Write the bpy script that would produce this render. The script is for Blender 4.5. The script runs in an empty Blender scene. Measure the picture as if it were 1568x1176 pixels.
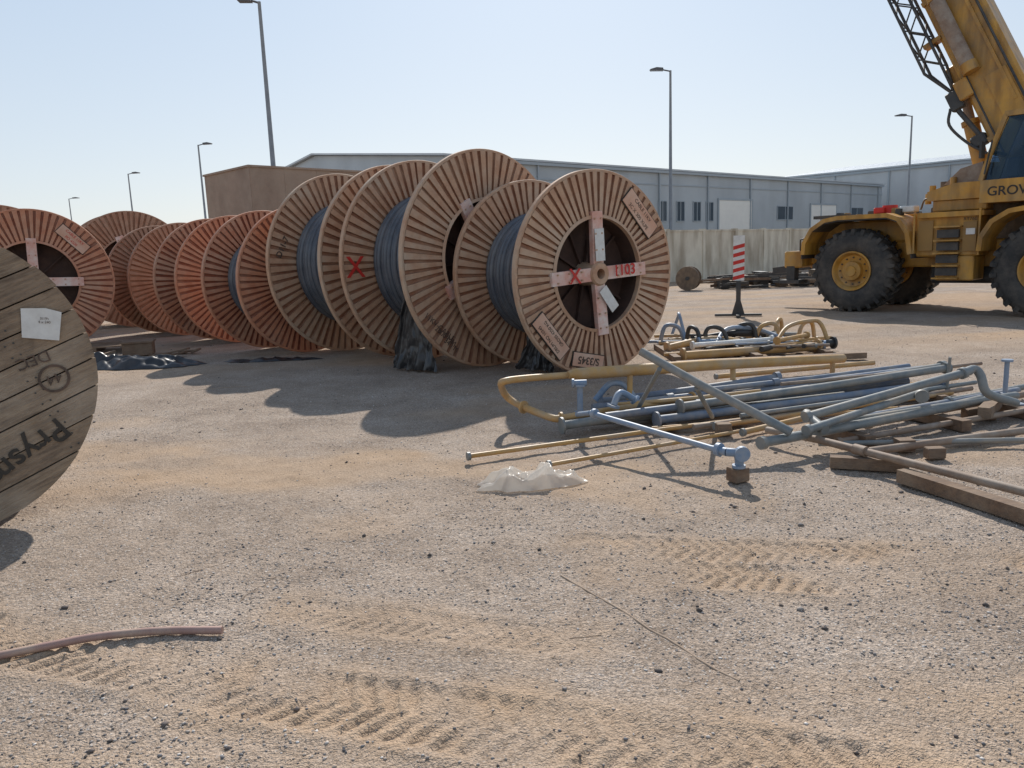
import bpy, math, random
import numpy as np
from mathutils import Matrix, Vector, Euler
random.seed(7); rng=np.random.default_rng(7)
S=bpy.context.scene
R=math.radians
# ------------------------------------------------------------------ helpers
def link(o): S.collection.objects.link(o); return o
class MB:
    def __init__(s): s.v=[];s.f=[];s.m=[];s.s=[]
    def add(s,vs,fs,mi=0,sm=False,M=None):
        b=len(s.v)
        for v in vs:
            v=Vector(v)
            if M is not None: v=M@v
            s.v.append((v.x,v.y,v.z))
        for f in fs: s.f.append(tuple(b+i for i in f)); s.m.append(mi); s.s.append(sm)
    def box(s,lo,hi,mi=0,M=None,bev=0.0):
        x0,y0,z0=lo;x1,y1,z1=hi
        if bev<=0:
            vs=[(x0,y0,z0),(x1,y0,z0),(x1,y1,z0),(x0,y1,z0),(x0,y0,z1),(x1,y0,z1),(x1,y1,z1),(x0,y1,z1)]
            fs=[(0,3,2,1),(4,5,6,7),(0,1,5,4),(1,2,6,5),(2,3,7,6),(3,0,4,7)]
            s.add(vs,fs,mi,False,M); return
        b=min(bev,(x1-x0)*.45,(y1-y0)*.45,(z1-z0)*.45)
        def loop(z,i):
            return [(x0+b+i,y0+i,z),(x1-b-i,y0+i,z),(x1-i,y0+b+i,z),(x1-i,y1-b-i,z),(x1-b-i,y1-i,z),(x0+b+i,y1-i,z),(x0+i,y1-b-i,z),(x0+i,y0+b+i,z)]
        L=[loop(z0,b*.7),loop(z0+b,0),loop(z1-b,0),loop(z1,b*.7)]
        vs=[p for l in L for p in l]; fs=[]
        for k in range(3):
            for i in range(8):
                j=(i+1)%8; fs.append((k*8+i,k*8+j,k*8+8+j,k*8+8+i))
        fs.append(tuple(range(7,-1,-1))); fs.append(tuple(range(24,32)))
        s.add(vs,fs,mi,False,M)
    def beam(s,p0,p1,w,h,mi=0,M=None):
        p0=Vector(p0);p1=Vector(p1);d=p1-p0;L=d.length;d.normalize()
        up=Vector((0,0,1)) if abs(d.z)<.98 else Vector((0,1,0))
        r=d.cross(up).normalized();u=r.cross(d)
        T=Matrix(((d.x,r.x,u.x,p0.x),(d.y,r.y,u.y,p0.y),(d.z,r.z,u.z,p0.z),(0,0,0,1)))
        if M is not None: T=M@T
        s.box((0,-w/2,-h/2),(L,w/2,h/2),mi,T)
    def tube(s,pts,r,mi=0,n=12,caps=True,M=None,sm=True):
        pts=[Vector(p) for p in pts]; k=len(pts)
        rs=r if isinstance(r,(list,tuple)) else [r]*k
        vs=[];prev=None
        for i,p in enumerate(pts):
            if i==0: t=pts[1]-p
            elif i==k-1: t=p-pts[i-1]
            else: t=(pts[i+1]-p).normalized()+(p-pts[i-1]).normalized()
            t.normalize()
            if prev is None:
                a=Vector((0,0,1)) if abs(t.z)<.9 else Vector((1,0,0))
                x=t.cross(a).normalized()
            else:
                x=(prev-t*prev.dot(t)).normalized()
            y=t.cross(x); prev=x
            for j in range(n):
                a=2*math.pi*j/n
                q=p+x*math.cos(a)*rs[i]+y*math.sin(a)*rs[i]; vs.append(q)
        fs=[(i*n+j,i*n+(j+1)%n,(i+1)*n+(j+1)%n,(i+1)*n+j) for i in range(k-1) for j in range(n)]
        s.add(vs,fs,mi,sm,M)
        if caps:
            s.add(vs[:n],[tuple(range(n-1,-1,-1))],mi,False,M); s.add(vs[-n:],[tuple(range(n))],mi,False,M)
    def lathe(s,prof,n=48,mi=0,sm=True,M=None,axis='z'):
        vs=[];k=len(prof)
        for r,z in prof:
            for j in range(n):
                a=2*math.pi*j/n
                c,t=r*math.cos(a),r*math.sin(a)
                vs.append((c,t,z) if axis=='z' else (c,z,t))
        fs=[(i*n+j,i*n+(j+1)%n,(i+1)*n+(j+1)%n,(i+1)*n+j) for i in range(k-1) for j in range(n)]
        s.add(vs,fs,mi,sm,M)
    def prism(s,poly,y0,y1,mi=0,M=None):
        n=len(poly)
        vs=[(x,y0,z) for x,z in poly]+[(x,y1,z) for x,z in poly]
        fs=[tuple(range(n)),tuple(range(2*n-1,n-1,-1))]+[((i+1)%n,i,n+i,n+(i+1)%n) for i in range(n)]
        s.add(vs,fs,mi,False,M)
    def strip(s,path,t,y0,y1,mi=0,M=None):
        P=[Vector((a,b)) for a,b in path];n=len(P);ins=[]
        for i in range(n):
            a=P[max(i-1,0)];b=P[min(i+1,n-1)];d=(b-a).normalized();nn=Vector((-d.y,d.x))
            ins.append(P[i]-nn*t)
        for i in range(n-1):
            s.prism([tuple(P[i]),tuple(P[i+1]),tuple(ins[i+1]),tuple(ins[i])],y0,y1,mi,M)
def obj(name,mb,mats,parent=None,M=None,fix=True):
    me=bpy.data.meshes.new(name); me.from_pydata(mb.v,[],mb.f)
    for m in mats: me.materials.append(m)
    me.polygons.foreach_set('material_index',mb.m); me.polygons.foreach_set('use_smooth',mb.s)
    me.update()
    if fix:
        import bmesh
        bm=bmesh.new(); bm.from_mesh(me); bmesh.ops.recalc_face_normals(bm,faces=bm.faces[:]); bm.to_mesh(me); bm.free()
    o=link(bpy.data.objects.new(name,me))
    if parent: o.parent=parent
    if M is not None: o.matrix_local=M
    return o
def empty(name,M=None):
    e=link(bpy.data.objects.new(name,None)); e.empty_display_size=.2
    if M is not None: e.matrix_world=M
    return e
def frame(o,x,y,z=(0,0,1)):
    x=Vector(x);y=Vector(y);z=Vector(z)
    return Matrix(((x[0],y[0],z[0],o[0]),(x[1],y[1],z[1],o[1]),(x[2],y[2],z[2],o[2]),(0,0,0,1)))
# ------------------------------------------------------------------ materials
def mat(name,c1,c2=None,scale=6,rough=.6,metal=0,bump=0.0,bscale=40,dirt=None,dirtamt=.4,dscale=2.0,stretch=None,detail=4,rvar=0,streak=None):
    m=bpy.data.materials.new(name); m.use_nodes=True; nt=m.node_tree; N=nt.nodes; L=nt.links
    b=N['Principled BSDF']; b.inputs['Roughness'].default_value=rough; b.inputs['Metallic'].default_value=metal
    tc=N.new('ShaderNodeTexCoord'); src=tc.outputs['Object']
    if stretch:
        mp=N.new('ShaderNodeMapping'); mp.inputs['Scale'].default_value=stretch; L.new(src,mp.inputs[0]); src=mp.outputs[0]
    n=N.new('ShaderNodeTexNoise'); n.inputs['Scale'].default_value=scale; n.inputs['Detail'].default_value=detail; n.inputs['Roughness'].default_value=.65; L.new(src,n.inputs['Vector'])
    r=N.new('ShaderNodeValToRGB'); r.color_ramp.elements[0].position=.32; r.color_ramp.elements[1].position=.7
    c2=c2 or tuple(x*.7 for x in c1)
    r.color_ramp.elements[0].color=(*c2,1); r.color_ramp.elements[1].color=(*c1,1)
    L.new(n.outputs['Fac'],r.inputs[0]); col=r.outputs[0]
    if dirt:
        n2=N.new('ShaderNodeTexNoise'); n2.inputs['Scale'].default_value=dscale; n2.inputs['Detail'].default_value=5; n2.inputs['Roughness'].default_value=.7; L.new(tc.outputs['Object'],n2.inputs['Vector'])
        r2=N.new('ShaderNodeValToRGB'); r2.color_ramp.elements[0].position=.42; r2.color_ramp.elements[1].position=.68
        r2.color_ramp.elements[0].color=(0,0,0,1); r2.color_ramp.elements[1].color=(dirtamt,)*3+(1,)
        L.new(n2.outputs['Fac'],r2.inputs[0])
        mx=N.new('ShaderNodeMixRGB'); L.new(r2.outputs[0],mx.inputs[0]); L.new(col,mx.inputs[1]); mx.inputs[2].default_value=(*dirt,1); col=mx.outputs[0]
    if streak:
        mp=N.new('ShaderNodeMapping'); mp.inputs['Scale'].default_value=streak; L.new(tc.outputs['Object'],mp.inputs[0])
        n4=N.new('ShaderNodeTexNoise'); n4.inputs['Scale'].default_value=1; n4.inputs['Detail'].default_value=3; L.new(mp.outputs[0],n4.inputs['Vector'])
        r4=N.new('ShaderNodeValToRGB'); r4.color_ramp.elements[0].position=.35; r4.color_ramp.elements[0].color=(.62,.58,.54,1); r4.color_ramp.elements[1].position=.58; r4.color_ramp.elements[1].color=(1,1,1,1)
        L.new(n4.outputs['Fac'],r4.inputs[0]); mx=N.new('ShaderNodeMixRGB'); mx.blend_type='MULTIPLY'; mx.inputs[0].default_value=1; L.new(col,mx.inputs[1]); L.new(r4.outputs[0],mx.inputs[2]); col=mx.outputs[0]
    L.new(col,b.inputs['Base Color'])
    if rvar:
        mr=N.new('ShaderNodeMapRange'); mr.inputs['To Min'].default_value=max(rough-rvar,.05); mr.inputs['To Max'].default_value=min(rough+rvar,1); L.new(n.outputs['Fac'],mr.inputs['Value']); L.new(mr.outputs[0],b.inputs['Roughness'])
    if bump>0:
        n3=N.new('ShaderNodeTexNoise'); n3.inputs['Scale'].default_value=bscale; n3.inputs['Detail'].default_value=3; L.new(src,n3.inputs['Vector'])
        bp=N.new('ShaderNodeBump'); bp.inputs['Strength'].default_value=bump; bp.inputs['Distance'].default_value=.02; L.new(n3.outputs['Fac'],bp.inputs['Height']); L.new(bp.outputs[0],b.inputs['Normal'])
    return m
DUST=(.52,.40,.29)
m_drumA=mat('drum_paint_tan',(.56,.345,.215),(.43,.235,.14),8,.75,dirt=DUST,dirtamt=.85,dscale=1.6)
m_drumO=mat('drum_paint_orange',(.58,.255,.14),(.45,.17,.09),8,.7,dirt=DUST,dirtamt=.5,dscale=1.6)
m_drumB=mat('drum_paint_brown',(.44,.235,.145),(.34,.165,.10),8,.75,dirt=DUST,dirtamt=.5,dscale=1.6)
m_grooveT=mat('drum_groove_dusty',(.37,.18,.10),(.24,.105,.06),6,.85,dirt=DUST,dirtamt=.45)
m_grooveR=mat('drum_groove_red',(.36,.12,.06),(.24,.075,.045),6,.8,dirt=DUST,dirtamt=.35)
m_recess=mat('drum_recess',(.11,.06,.042),(.05,.03,.025),3,.85)
m_cross=mat('cross_paint',(.74,.43,.34),(.64,.31,.23),4,.6,dirt=(.78,.70,.63),dirtamt=.9,dscale=3)
m_cable=mat('cable_sheath',(.10,.115,.14),(.06,.07,.088),3,.36,dirt=(.28,.25,.22),dirtamt=.4,dscale=1.3)
m_red=mat('red_paint',(.6,.03,.02),(.5,.03,.02),20,.6)
m_ink=mat('black_ink',(.03,.025,.02),(.05,.04,.03),20,.7)
m_faded=mat('faded_ink',(.16,.10,.07),(.05,.038,.03),12,.8)
m_white=mat('white_paint',(.75,.74,.7),(.6,.58,.54),10,.5)
m_label=mat('label_plate',(.66,.38,.26),(.57,.30,.19),6,.6,dirt=(.70,.57,.45),dirtamt=.6)
m_wood=mat('weathered_wood',(.36,.26,.17),(.14,.10,.07),4,.85,bump=.6,bscale=14,stretch=(1,9,9),dirt=(.45,.36,.27),dirtamt=.7)
m_wooddk=mat('dark_timber',(.22,.135,.08),(.12,.075,.05),5,.85,bump=.4,bscale=18,stretch=(1,6,6),dirt=(.36,.28,.2),dirtamt=.4)
m_blackpl=mat('black_sheet',(.016,.016,.018),(.028,.028,.03),6,.32,dirt=(.16,.13,.11),dirtamt=.3)
m_yel=mat('crane_yellow',(.62,.32,.05),(.50,.25,.042),3,.45,dirt=(.34,.23,.11),dirtamt=.7,dscale=2.2,rvar=.12,streak=(5,5,.8))
m_yeldk=mat('crane_yellow_worn',(.44,.24,.05),(.30,.17,.055),4,.6,dirt=(.15,.1,.06),dirtamt=.6)
m_tyre=mat('tyre_rubber',(.05,.047,.044),(.03,.029,.028),6,.8,dirt=(.22,.18,.14),dirtamt=.4,dscale=2)
m_dark=mat('dark_steel',(.05,.05,.05),(.03,.03,.03),6,.55,dirt=(.16,.13,.1),dirtamt=.4)
m_grease=mat('mechanical_brown',(.22,.15,.09),(.1,.07,.05),8,.6)
def glossy(name,c,r,mt=0):
    m=bpy.data.materials.new(name); m.use_nodes=True
    b=m.node_tree.nodes['Principled BSDF']; b.inputs['Base Color'].default_value=(*c,1); b.inputs['Roughness'].default_value=r; b.inputs['Metallic'].default_value=mt
    return m
m_glass=bpy.data.materials.new('cab_glass'); m_glass.use_nodes=True; nt=m_glass.node_tree
pb=nt.nodes['Principled BSDF']; pb.inputs['Base Color'].default_value=(.05,.10,.17,1); pb.inputs['Roughness'].default_value=.05; pb.inputs['Metallic'].default_value=.5
tr=nt.nodes.new('ShaderNodeBsdfTransparent'); tr.inputs[0].default_value=(.50,.66,.85,1); mm=nt.nodes.new('ShaderNodeMixShader'); mm.inputs[0].default_value=.7
nt.links.new(pb.outputs[0],mm.inputs[1]); nt.links.new(tr.outputs[0],mm.inputs[2]); nt.links.new(mm.outputs[0],nt.nodes['Material Output'].inputs[0])
m_pblue=mat('pipe_blue',(.18,.215,.28),(.12,.15,.20),5,.5,dirt=(.37,.33,.28),dirtamt=.7,dscale=4,rvar=.15)
m_pgrey=mat('pipe_grey',(.23,.245,.245),(.14,.155,.155),5,.5,dirt=(.36,.31,.25),dirtamt=.75,dscale=4,rvar=.15)
m_pyel=mat('pipe_yellow',(.58,.34,.115),(.43,.235,.075),5,.5,dirt=(.42,.32,.22),dirtamt=.75,dscale=4,rvar=.15)
m_ptan=mat('pipe_rust',(.33,.235,.165),(.20,.13,.09),5,.7,dirt=(.40,.35,.29),dirtamt=.6,dscale=4)
m_lblue=mat('paint_light_blue',(.23,.315,.43),(.17,.24,.34),5,.5,dirt=(.40,.36,.31),dirtamt=.7,dscale=5)
m_pole=mat('galvanised',(.30,.30,.30),(.22,.22,.22),2,.5,metal=.2)
m_lamp=mat('lamp_head',(.12,.12,.13),(.08,.08,.08),5,.5)
m_cream=mat('wall_cream',(.71,.65,.53),(.62,.57,.46),.8,.85,dirt=(.50,.43,.34),dirtamt=.5,dscale=.6,streak=(1.5,1.5,.4))
m_brick=mat('brown_block',(.36,.26,.195),(.27,.19,.14),1.2,.9,bump=.3,bscale=8,dirt=(.43,.34,.26),dirtamt=.5,dscale=.5)
def cladding(name,c,c2,rib=3.2):
    m=mat(name,c,c2,.35,.45,dirt=tuple(x*1.15 for x in c),dirtamt=.5,dscale=.2,streak=(.5,.5,.12))
    nt=m.node_tree;N=nt.nodes;L=nt.links;b=N['Principled BSDF']
    for nd in N:
        if nd.type=='VALTORGB' and abs(nd.color_ramp.elements[0].position-.35)<.001: nd.color_ramp.elements[0].color=(.88,.88,.88,1)
    tc=[n for n in N if n.type=='TEX_COORD'][0]
    w=N.new('ShaderNodeTexWave'); w.bands_direction='X'; w.inputs['Scale'].default_value=rib; L.new(tc.outputs['Object'],w.inputs['Vector'])
    bp=N.new('ShaderNodeBump'); bp.inputs['Strength'].default_value=.5; bp.inputs['Distance'].default_value=.05; L.new(w.outputs['Fac'],bp.inputs['Height']); L.new(bp.outputs[0],b.inputs['Normal'])
    return m
m_clad=cladding('cladding_blue_grey',(.46,.495,.515),(.42,.455,.48))  # warehouse cladding tones lightened, so distance haze sits in the base colour
m_clad2=cladding('cladding_light_grey',(.55,.57,.58),(.50,.52,.54))
m_roof=cladding('roof_sheet',(.55,.58,.60),(.50,.53,.55))
m_trim=mat('grey_trim',(.36,.40,.43),(.32,.36,.39),1,.5)
m_door=mat('roller_door',(.80,.78,.72),(.74,.72,.67),1,.5)
m_win=glossy('window_glass',(.05,.07,.09),.1)
# ------------------------------------------------------------------ camera / light / sky
cam=bpy.data.objects.new('camera',bpy.data.cameras.new('camera')); link(cam); S.camera=cam
cam.data.lens=27; cam.data.sensor_width=36; cam.data.clip_end=3000; cam.data.clip_start=.05
cam.matrix_world=Matrix.Translation((0,0,1.6))@Matrix.Rotation(R(90-9.8),4,'X')@Matrix.Rotation(-.037,4,'Z')
EL=38; AZ=4
sd=Vector((math.sin(R(AZ))*math.cos(R(EL)),math.cos(R(AZ))*math.cos(R(EL)),math.sin(R(EL))))
sl=bpy.data.lights.new('sun','SUN'); sl.energy=5.0; sl.angle=R(.8); sl.color=(1,.955,.89)
so=link(bpy.data.objects.new('sun',sl)); so.rotation_euler=(-sd).to_track_quat('-Z','Y').to_euler()
w=bpy.data.worlds.new('World'); S.world=w; w.use_nodes=True; nt=w.node_tree
sky=nt.nodes.new('ShaderNodeTexSky'); sky.sky_type='NISHITA'; sky.sun_disc=False; sky.sun_elevation=R(EL); sky.sun_rotation=R(AZ)
sky.air_density=1.0; sky.dust_density=1.0; sky.ozone_density=1.5; sky.altitude=0
tc=nt.nodes.new('ShaderNodeTexCoord'); sp=nt.nodes.new('ShaderNodeSeparateXYZ'); nt.links.new(tc.outputs['Generated'],sp.inputs[0])
rp=nt.nodes.new('ShaderNodeValToRGB'); e=rp.color_ramp.elements; e[0].position=0; e[0].color=(.75,.79,.82,1); e[1].position=.75; e[1].color=(.27,.38,.55,1)
x_=e.new(.30); x_.color=(.57,.69,.83,1); nt.links.new(sp.outputs[2],rp.inputs[0])
sc=nt.nodes.new('ShaderNodeVectorMath'); sc.operation='SCALE'; sc.inputs['Scale'].default_value=9.0; nt.links.new(rp.outputs[0],sc.inputs[0])
mx=nt.nodes.new('ShaderNodeMixRGB'); mx.inputs[0].default_value=.75; nt.links.new(sky.outputs[0],mx.inputs[1]); nt.links.new(sc.outputs[0],mx.inputs[2])
bg=nt.nodes['Background']; bg.inputs['Strength'].default_value=.115; nt.links.new(mx.outputs[0],bg.inputs[0])
S.view_settings.view_transform='Standard'; S.view_settings.look='None'; S.view_settings.exposure=0
# ------------------------------------------------------------------ ground
def h2(i,j,s):
    n=(i*374761393+j*668265263+s*1442695041)&0xffffffff
    n=((n^(n>>13))*1274126177)&0xffffffff
    return ((n^(n>>16))&0xffff)/65535.0
def vnoise(x,y,s=0):
    xi=np.floor(x).astype(np.int64);yi=np.floor(y).astype(np.int64);fx=x-xi;fy=y-yi
    fx=fx*fx*(3-2*fx);fy=fy*fy*(3-2*fy)
    a=h2(xi,yi,s);b=h2(xi+1,yi,s);c=h2(xi,yi+1,s);d=h2(xi+1,yi+1,s)
    return a+(b-a)*fx+(c-a)*fy+(a-b-c+d)*fx*fy-.5
def fbm(x,y,s=0,o=4):
    r=0;a=1
    for k in range(o): r=r+a*vnoise(x*2**k,y*2**k,s+k); a*=.5
    return r
TR=[([(-3.2,3.5),(-2.3,3.15),(-1.5,2.88),(-.9,2.64),(.0,2.36),(.6,2.2),(1.3,2.0)],.18,.019,.09,.85),
    ([(.35,4.02),(1.96,3.72),(3.3,3.5)],.16,.016,.085,.8),
    ([(.55,3.66),(1.96,3.40),(2.6,3.3)],.16,.018,.085,.85),
    ([(-1.1,3.35),(-.3,3.1),(.3,2.95)],.13,.009,.08,.6),
    ([(-4,6.6),(-2,5.75),(-.2,5.9),(1.2,4.8)],.4,.001,.2,.6)]
def tracks(X,Y):
    H=np.zeros_like(X);Sd=np.zeros_like(X)
    for pts,wd,amp,per,sand in TR:
        best=np.full_like(X,1e9);sv=np.zeros_like(X);sg=np.zeros_like(X);acc=0;tot=sum(math.hypot(b[0]-a[0],b[1]-a[1]) for a,b in zip(pts[:-1],pts[1:]))
        for (x0,y0),(x1,y1) in zip(pts[:-1],pts[1:]):
            L=math.hypot(x1-x0,y1-y0);dx=(x1-x0)/L;dy=(y1-y0)/L
            t=np.clip((X-x0)*dx+(Y-y0)*dy,0,L)
            px=X-(x0+dx*t);py=Y-(y0+dy*t);d=np.hypot(px,py)
            m=d<best;best=np.where(m,d,best);sv=np.where(m,acc+t,sv);sg=np.where(m,dx*py-dy*px,sg);acc+=L
        d=best
        win=np.clip((wd-d)/.03,0,1)*np.clip(sv/.3,0,1)*np.clip((tot-sv)/.3,0,1)
        fade=np.clip(fbm(X*1.8,Y*1.8,31,3)*2.6+.8,0.05,1)
        ph=(sv+ .45*np.abs(sg)+.014*vnoise(X*9,Y*9,9))/per+.5*(sg>0)
        lug=np.clip(np.sin(2*math.pi*ph)*3,-1,1)
        side=np.clip(np.abs(sg)/.012,0,1)
        H+=amp*win*fade*(lug*.5*side-.35)+ .35*amp*np.exp(-((d-wd-.02)/.03)**2)*fade
        Sd=np.maximum(Sd,sand*np.clip((wd+.14+.12*fbm(X*3,Y*3,71,3)-d)/.2,0,1)*(.35+.65*fade))
    return H,Sd
def height(X,Y):
    D=np.hypot(X,Y)
    H=.03*fbm(X*.35,Y*.35,3,3)+.012*fbm(X*2.2,Y*2.2,5,3)+.008*fbm(X*11,Y*11,8,3)*(D<14)
    H=H*np.clip((60-D)/40,0,1)
    t,_=tracks(X,Y)
    return H+t-.01
ys=np.concatenate([[-60,-20,-5,0,1,1.5],np.arange(1.8,4.6,.012),np.arange(4.6,9,.035),np.arange(9,30,.25),np.geomspace(30,1500,40)])
xs=np.concatenate([-np.geomspace(1500,13,35),np.arange(-12.6,-4.1,.12),np.arange(-4,4,.014),np.arange(4.1,14,.12),np.geomspace(14.2,1500,35)])
XX,YY=np.meshgrid(xs,ys); ZZ=height(XX,YY); _,SDm=tracks(XX,YY)
sand=SDm+np.clip(fbm(XX*.5,YY*.9,77,4)*1.6-.12,0,.7)+np.clip((YY-9)/4,0,1)*np.clip(fbm(XX*.22+YY*.05,YY*1.3,91,3)*1.6+.2,0,.7)
sand=np.clip(sand,0,1)
nx,ny=len(xs),len(ys)
me=bpy.data.meshes.new('ground'); co=np.stack([XX,YY,ZZ],-1).reshape(-1,3)
idx=np.arange(nx*ny).reshape(ny,nx)
q=np.stack([idx[:-1,:-1],idx[:-1,1:],idx[1:,1:],idx[1:,:-1]],-1).reshape(-1,4)
me.vertices.add(len(co)); me.vertices.foreach_set('co',co.ravel())
me.loops.add(q.size); me.loops.foreach_set('vertex_index',q.ravel())
me.polygons.add(len(q)); me.polygons.foreach_set('loop_start',np.arange(0,q.size,4)); me.polygons.foreach_set('loop_total',np.full(len(q),4))
me.update(); me.validate()
me.polygons.foreach_set('use_smooth',np.ones(len(q),bool))
at=me.attributes.new('sand','FLOAT','POINT'); at.data.foreach_set('value',sand.ravel())
gm=bpy.data.materials.new('gravel_sand'); gm.use_nodes=True; nt=gm.node_tree;N=nt.nodes;L=nt.links;b=N['Principled BSDF']; b.inputs['Roughness'].default_value=.95
b.inputs['Specular IOR Level'].default_value=.1
tc=N.new('ShaderNodeTexCoord'); O=tc.outputs['Object']
def noise(sc,det=6,ro=.6):
    n=N.new('ShaderNodeTexNoise'); n.inputs['Scale'].default_value=sc;n.inputs['Detail'].default_value=det;n.inputs['Roughness'].default_value=ro;L.new(O,n.inputs['Vector']);return n.outputs['Fac']
def ramp(s,*st):
    r=N.new('ShaderNodeValToRGB'); e=r.color_ramp.elements
    while len(e)<len(st): e.new(.5)
    for k,(p,c) in enumerate(st): e[k].position=p; e[k].color=(*c,1)
    L.new(s,r.inputs[0]);return r.outputs[0]
def mix(f,a,c,t='MIX'):
    m=N.new('ShaderNodeMixRGB');m.blend_type=t
    for i,v in enumerate((f,a,c)):
        if hasattr(v,'links'): L.new(v,m.inputs[i])
        elif isinstance(v,(int,float)): m.inputs[i].default_value=v
        else: m.inputs[i].default_value=(*v,1)
    return m.outputs[0]
base=ramp(noise(1.1,5,.72),(.3,(.285,.22,.17)),(.5,(.38,.30,.235)),(.7,(.465,.38,.31)))
fn=noise(45,3,.75)
fine=ramp(fn,(.33,(.60,.58,.56)),(.5,(1,1,1)),(.68,(1.28,1.28,1.28)))
base=mix(.9,base,fine,'MULTIPLY')
vo=N.new('ShaderNodeTexVoronoi'); vo.inputs['Scale'].default_value=75; L.new(O,vo.inputs['Vector'])
vc=N.new('ShaderNodeSeparateColor'); L.new(vo.outputs['Color'],vc.inputs[0])
stone=ramp(vc.outputs[0],(.0,(.13,.12,.12)),(.35,(.26,.235,.22)),(.7,(.42,.365,.32)),(1,(.58,.54,.50)))
sm=ramp(vo.outputs['Distance'],(.28,(1,1,1)),(.42,(0,0,0)))
pick=ramp(vc.outputs[1],(.55,(0,0,0)),(.6,(1,1,1)))
sel=mix(1,sm,pick,'MULTIPLY')
att=N.new('ShaderNodeAttribute'); att.attribute_name='sand'
inv=ramp(att.outputs['Fac'],(.0,(1,1,1)),(.8,(.1,.1,.1)))
sel=mix(1,sel,inv,'MULTIPLY')
vo2=N.new('ShaderNodeTexVoronoi'); vo2.inputs['Scale'].default_value=190; L.new(O,vo2.inputs['Vector'])
v2=N.new('ShaderNodeSeparateColor'); L.new(vo2.outputs['Color'],v2.inputs[0])
grit=ramp(v2.outputs[0],(0,(.42,.42,.44)),(.3,(.85,.85,.85)),(.8,(1.05,1.05,1.05)),(1,(1.3,1.28,1.26)))
base=mix(.8,base,grit,'MULTIPLY')
c=mix(sel,base,stone)
sandc=ramp(noise(4,4,.7),(.3,(.40,.275,.175)),(.7,(.50,.36,.245)))
sandc=mix(.4,sandc,grit,'MULTIPLY')
sf=ramp(att.outputs['Fac'],(.08,(0,0,0)),(1,(.8,.8,.8)))
c=mix(sf,c,sandc)
L.new(c,b.inputs['Base Color'])
bp=N.new('ShaderNodeBump');bp.inputs['Strength'].default_value=1.0;bp.inputs['Distance'].default_value=.016;L.new(noise(60,2,.8),bp.inputs['Height']);L.new(bp.outputs[0],b.inputs['Normal'])
me.materials.append(gm); link(bpy.data.objects.new('ground',me))
def stones(name,n,sampler,smin,smax,pw,mats,sink=.22):
    P=sampler(n); n=len(P)
    ov=np.array([(1,0,0),(-1,0,0),(0,1,0),(0,-1,0),(0,0,1),(0,0,-1)],float)
    of=np.array([(0,2,4),(2,1,4),(1,3,4),(3,0,4),(2,0,5),(1,2,5),(3,1,5),(0,3,5)])
    sz=smin+(smax-smin)*rng.random(n)**pw
    V=ov[None]*(.7+.6*rng.random((n,6,1)))+.25*(rng.random((n,6,3))-.5)
    V=V*np.stack([sz*(.8+.6*rng.random(n)),sz*(.7+.5*rng.random(n)),sz*(.45+.3*rng.random(n))],-1)[:,None]
    a=rng.random(n)*6.28;ca,sa=np.cos(a)[:,None],np.sin(a)[:,None]
    x=V[...,0]*ca-V[...,1]*sa;y=V[...,0]*sa+V[...,1]*ca
    z=height(P[:,0],P[:,1])
    V=np.stack([x+P[:,0:1],y+P[:,1:2],V[...,2]+(z+sz*sink)[:,None]],-1).reshape(-1,3)
    F=(of[None]+6*np.arange(n)[:,None,None]).reshape(-1,3)
    me=bpy.data.meshes.new(name);me.vertices.add(len(V));me.vertices.foreach_set('co',V.ravel())
    me.loops.add(F.size);me.loops.foreach_set('vertex_index',F.ravel());me.polygons.add(len(F))
    me.polygons.foreach_set('loop_start',np.arange(0,F.size,3));me.polygons.foreach_set('loop_total',np.full(len(F),3));me.update();me.validate()
    t=me.attributes.new('tone','FLOAT','POINT');t.data.foreach_set('value',np.repeat(rng.random(n),6))
    me.materials.append(mats);return link(bpy.data.objects.new(name,me))
def stonemat(name,*st):
    global N,L
    gs=bpy.data.materials.new(name);gs.use_nodes=True;nt=gs.node_tree;N=nt.nodes;L=nt.links;b=N['Principled BSDF'];b.inputs['Roughness'].default_value=.9
    at=N.new('ShaderNodeAttribute');at.attribute_name='tone'
    L.new(ramp(at.outputs['Fac'],*st),b.inputs['Base Color']);return gs
gs=stonemat('stone_mix',(0,(.10,.095,.10)),(.25,(.22,.21,.21)),(.5,(.35,.29,.24)),(.8,(.46,.39,.33)),(1,(.66,.62,.58)))
gs2=stonemat('dark_stone_mix',(0,(.07,.06,.055)),(.5,(.15,.12,.105)),(1,(.32,.28,.25)))
def samp(n):
    y=1.9*np.exp(rng.random(n)*math.log(16/1.9)); x=(rng.random(n)-.5)*2*(y*.78+.4)
    _,s=tracks(x,y); k=(fbm(x*.8,y*.8,55,3)+.5)*(1-.85*s)
    m=rng.random(n)<np.clip(k*1.2,.08,1); return np.stack([x[m],y[m]],-1)
stones('gravel',76000,samp,.002,.0085,2.4,gs)
stones('loose_stones',520,samp,.008,.019,1.7,gs2,.3)
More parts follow.
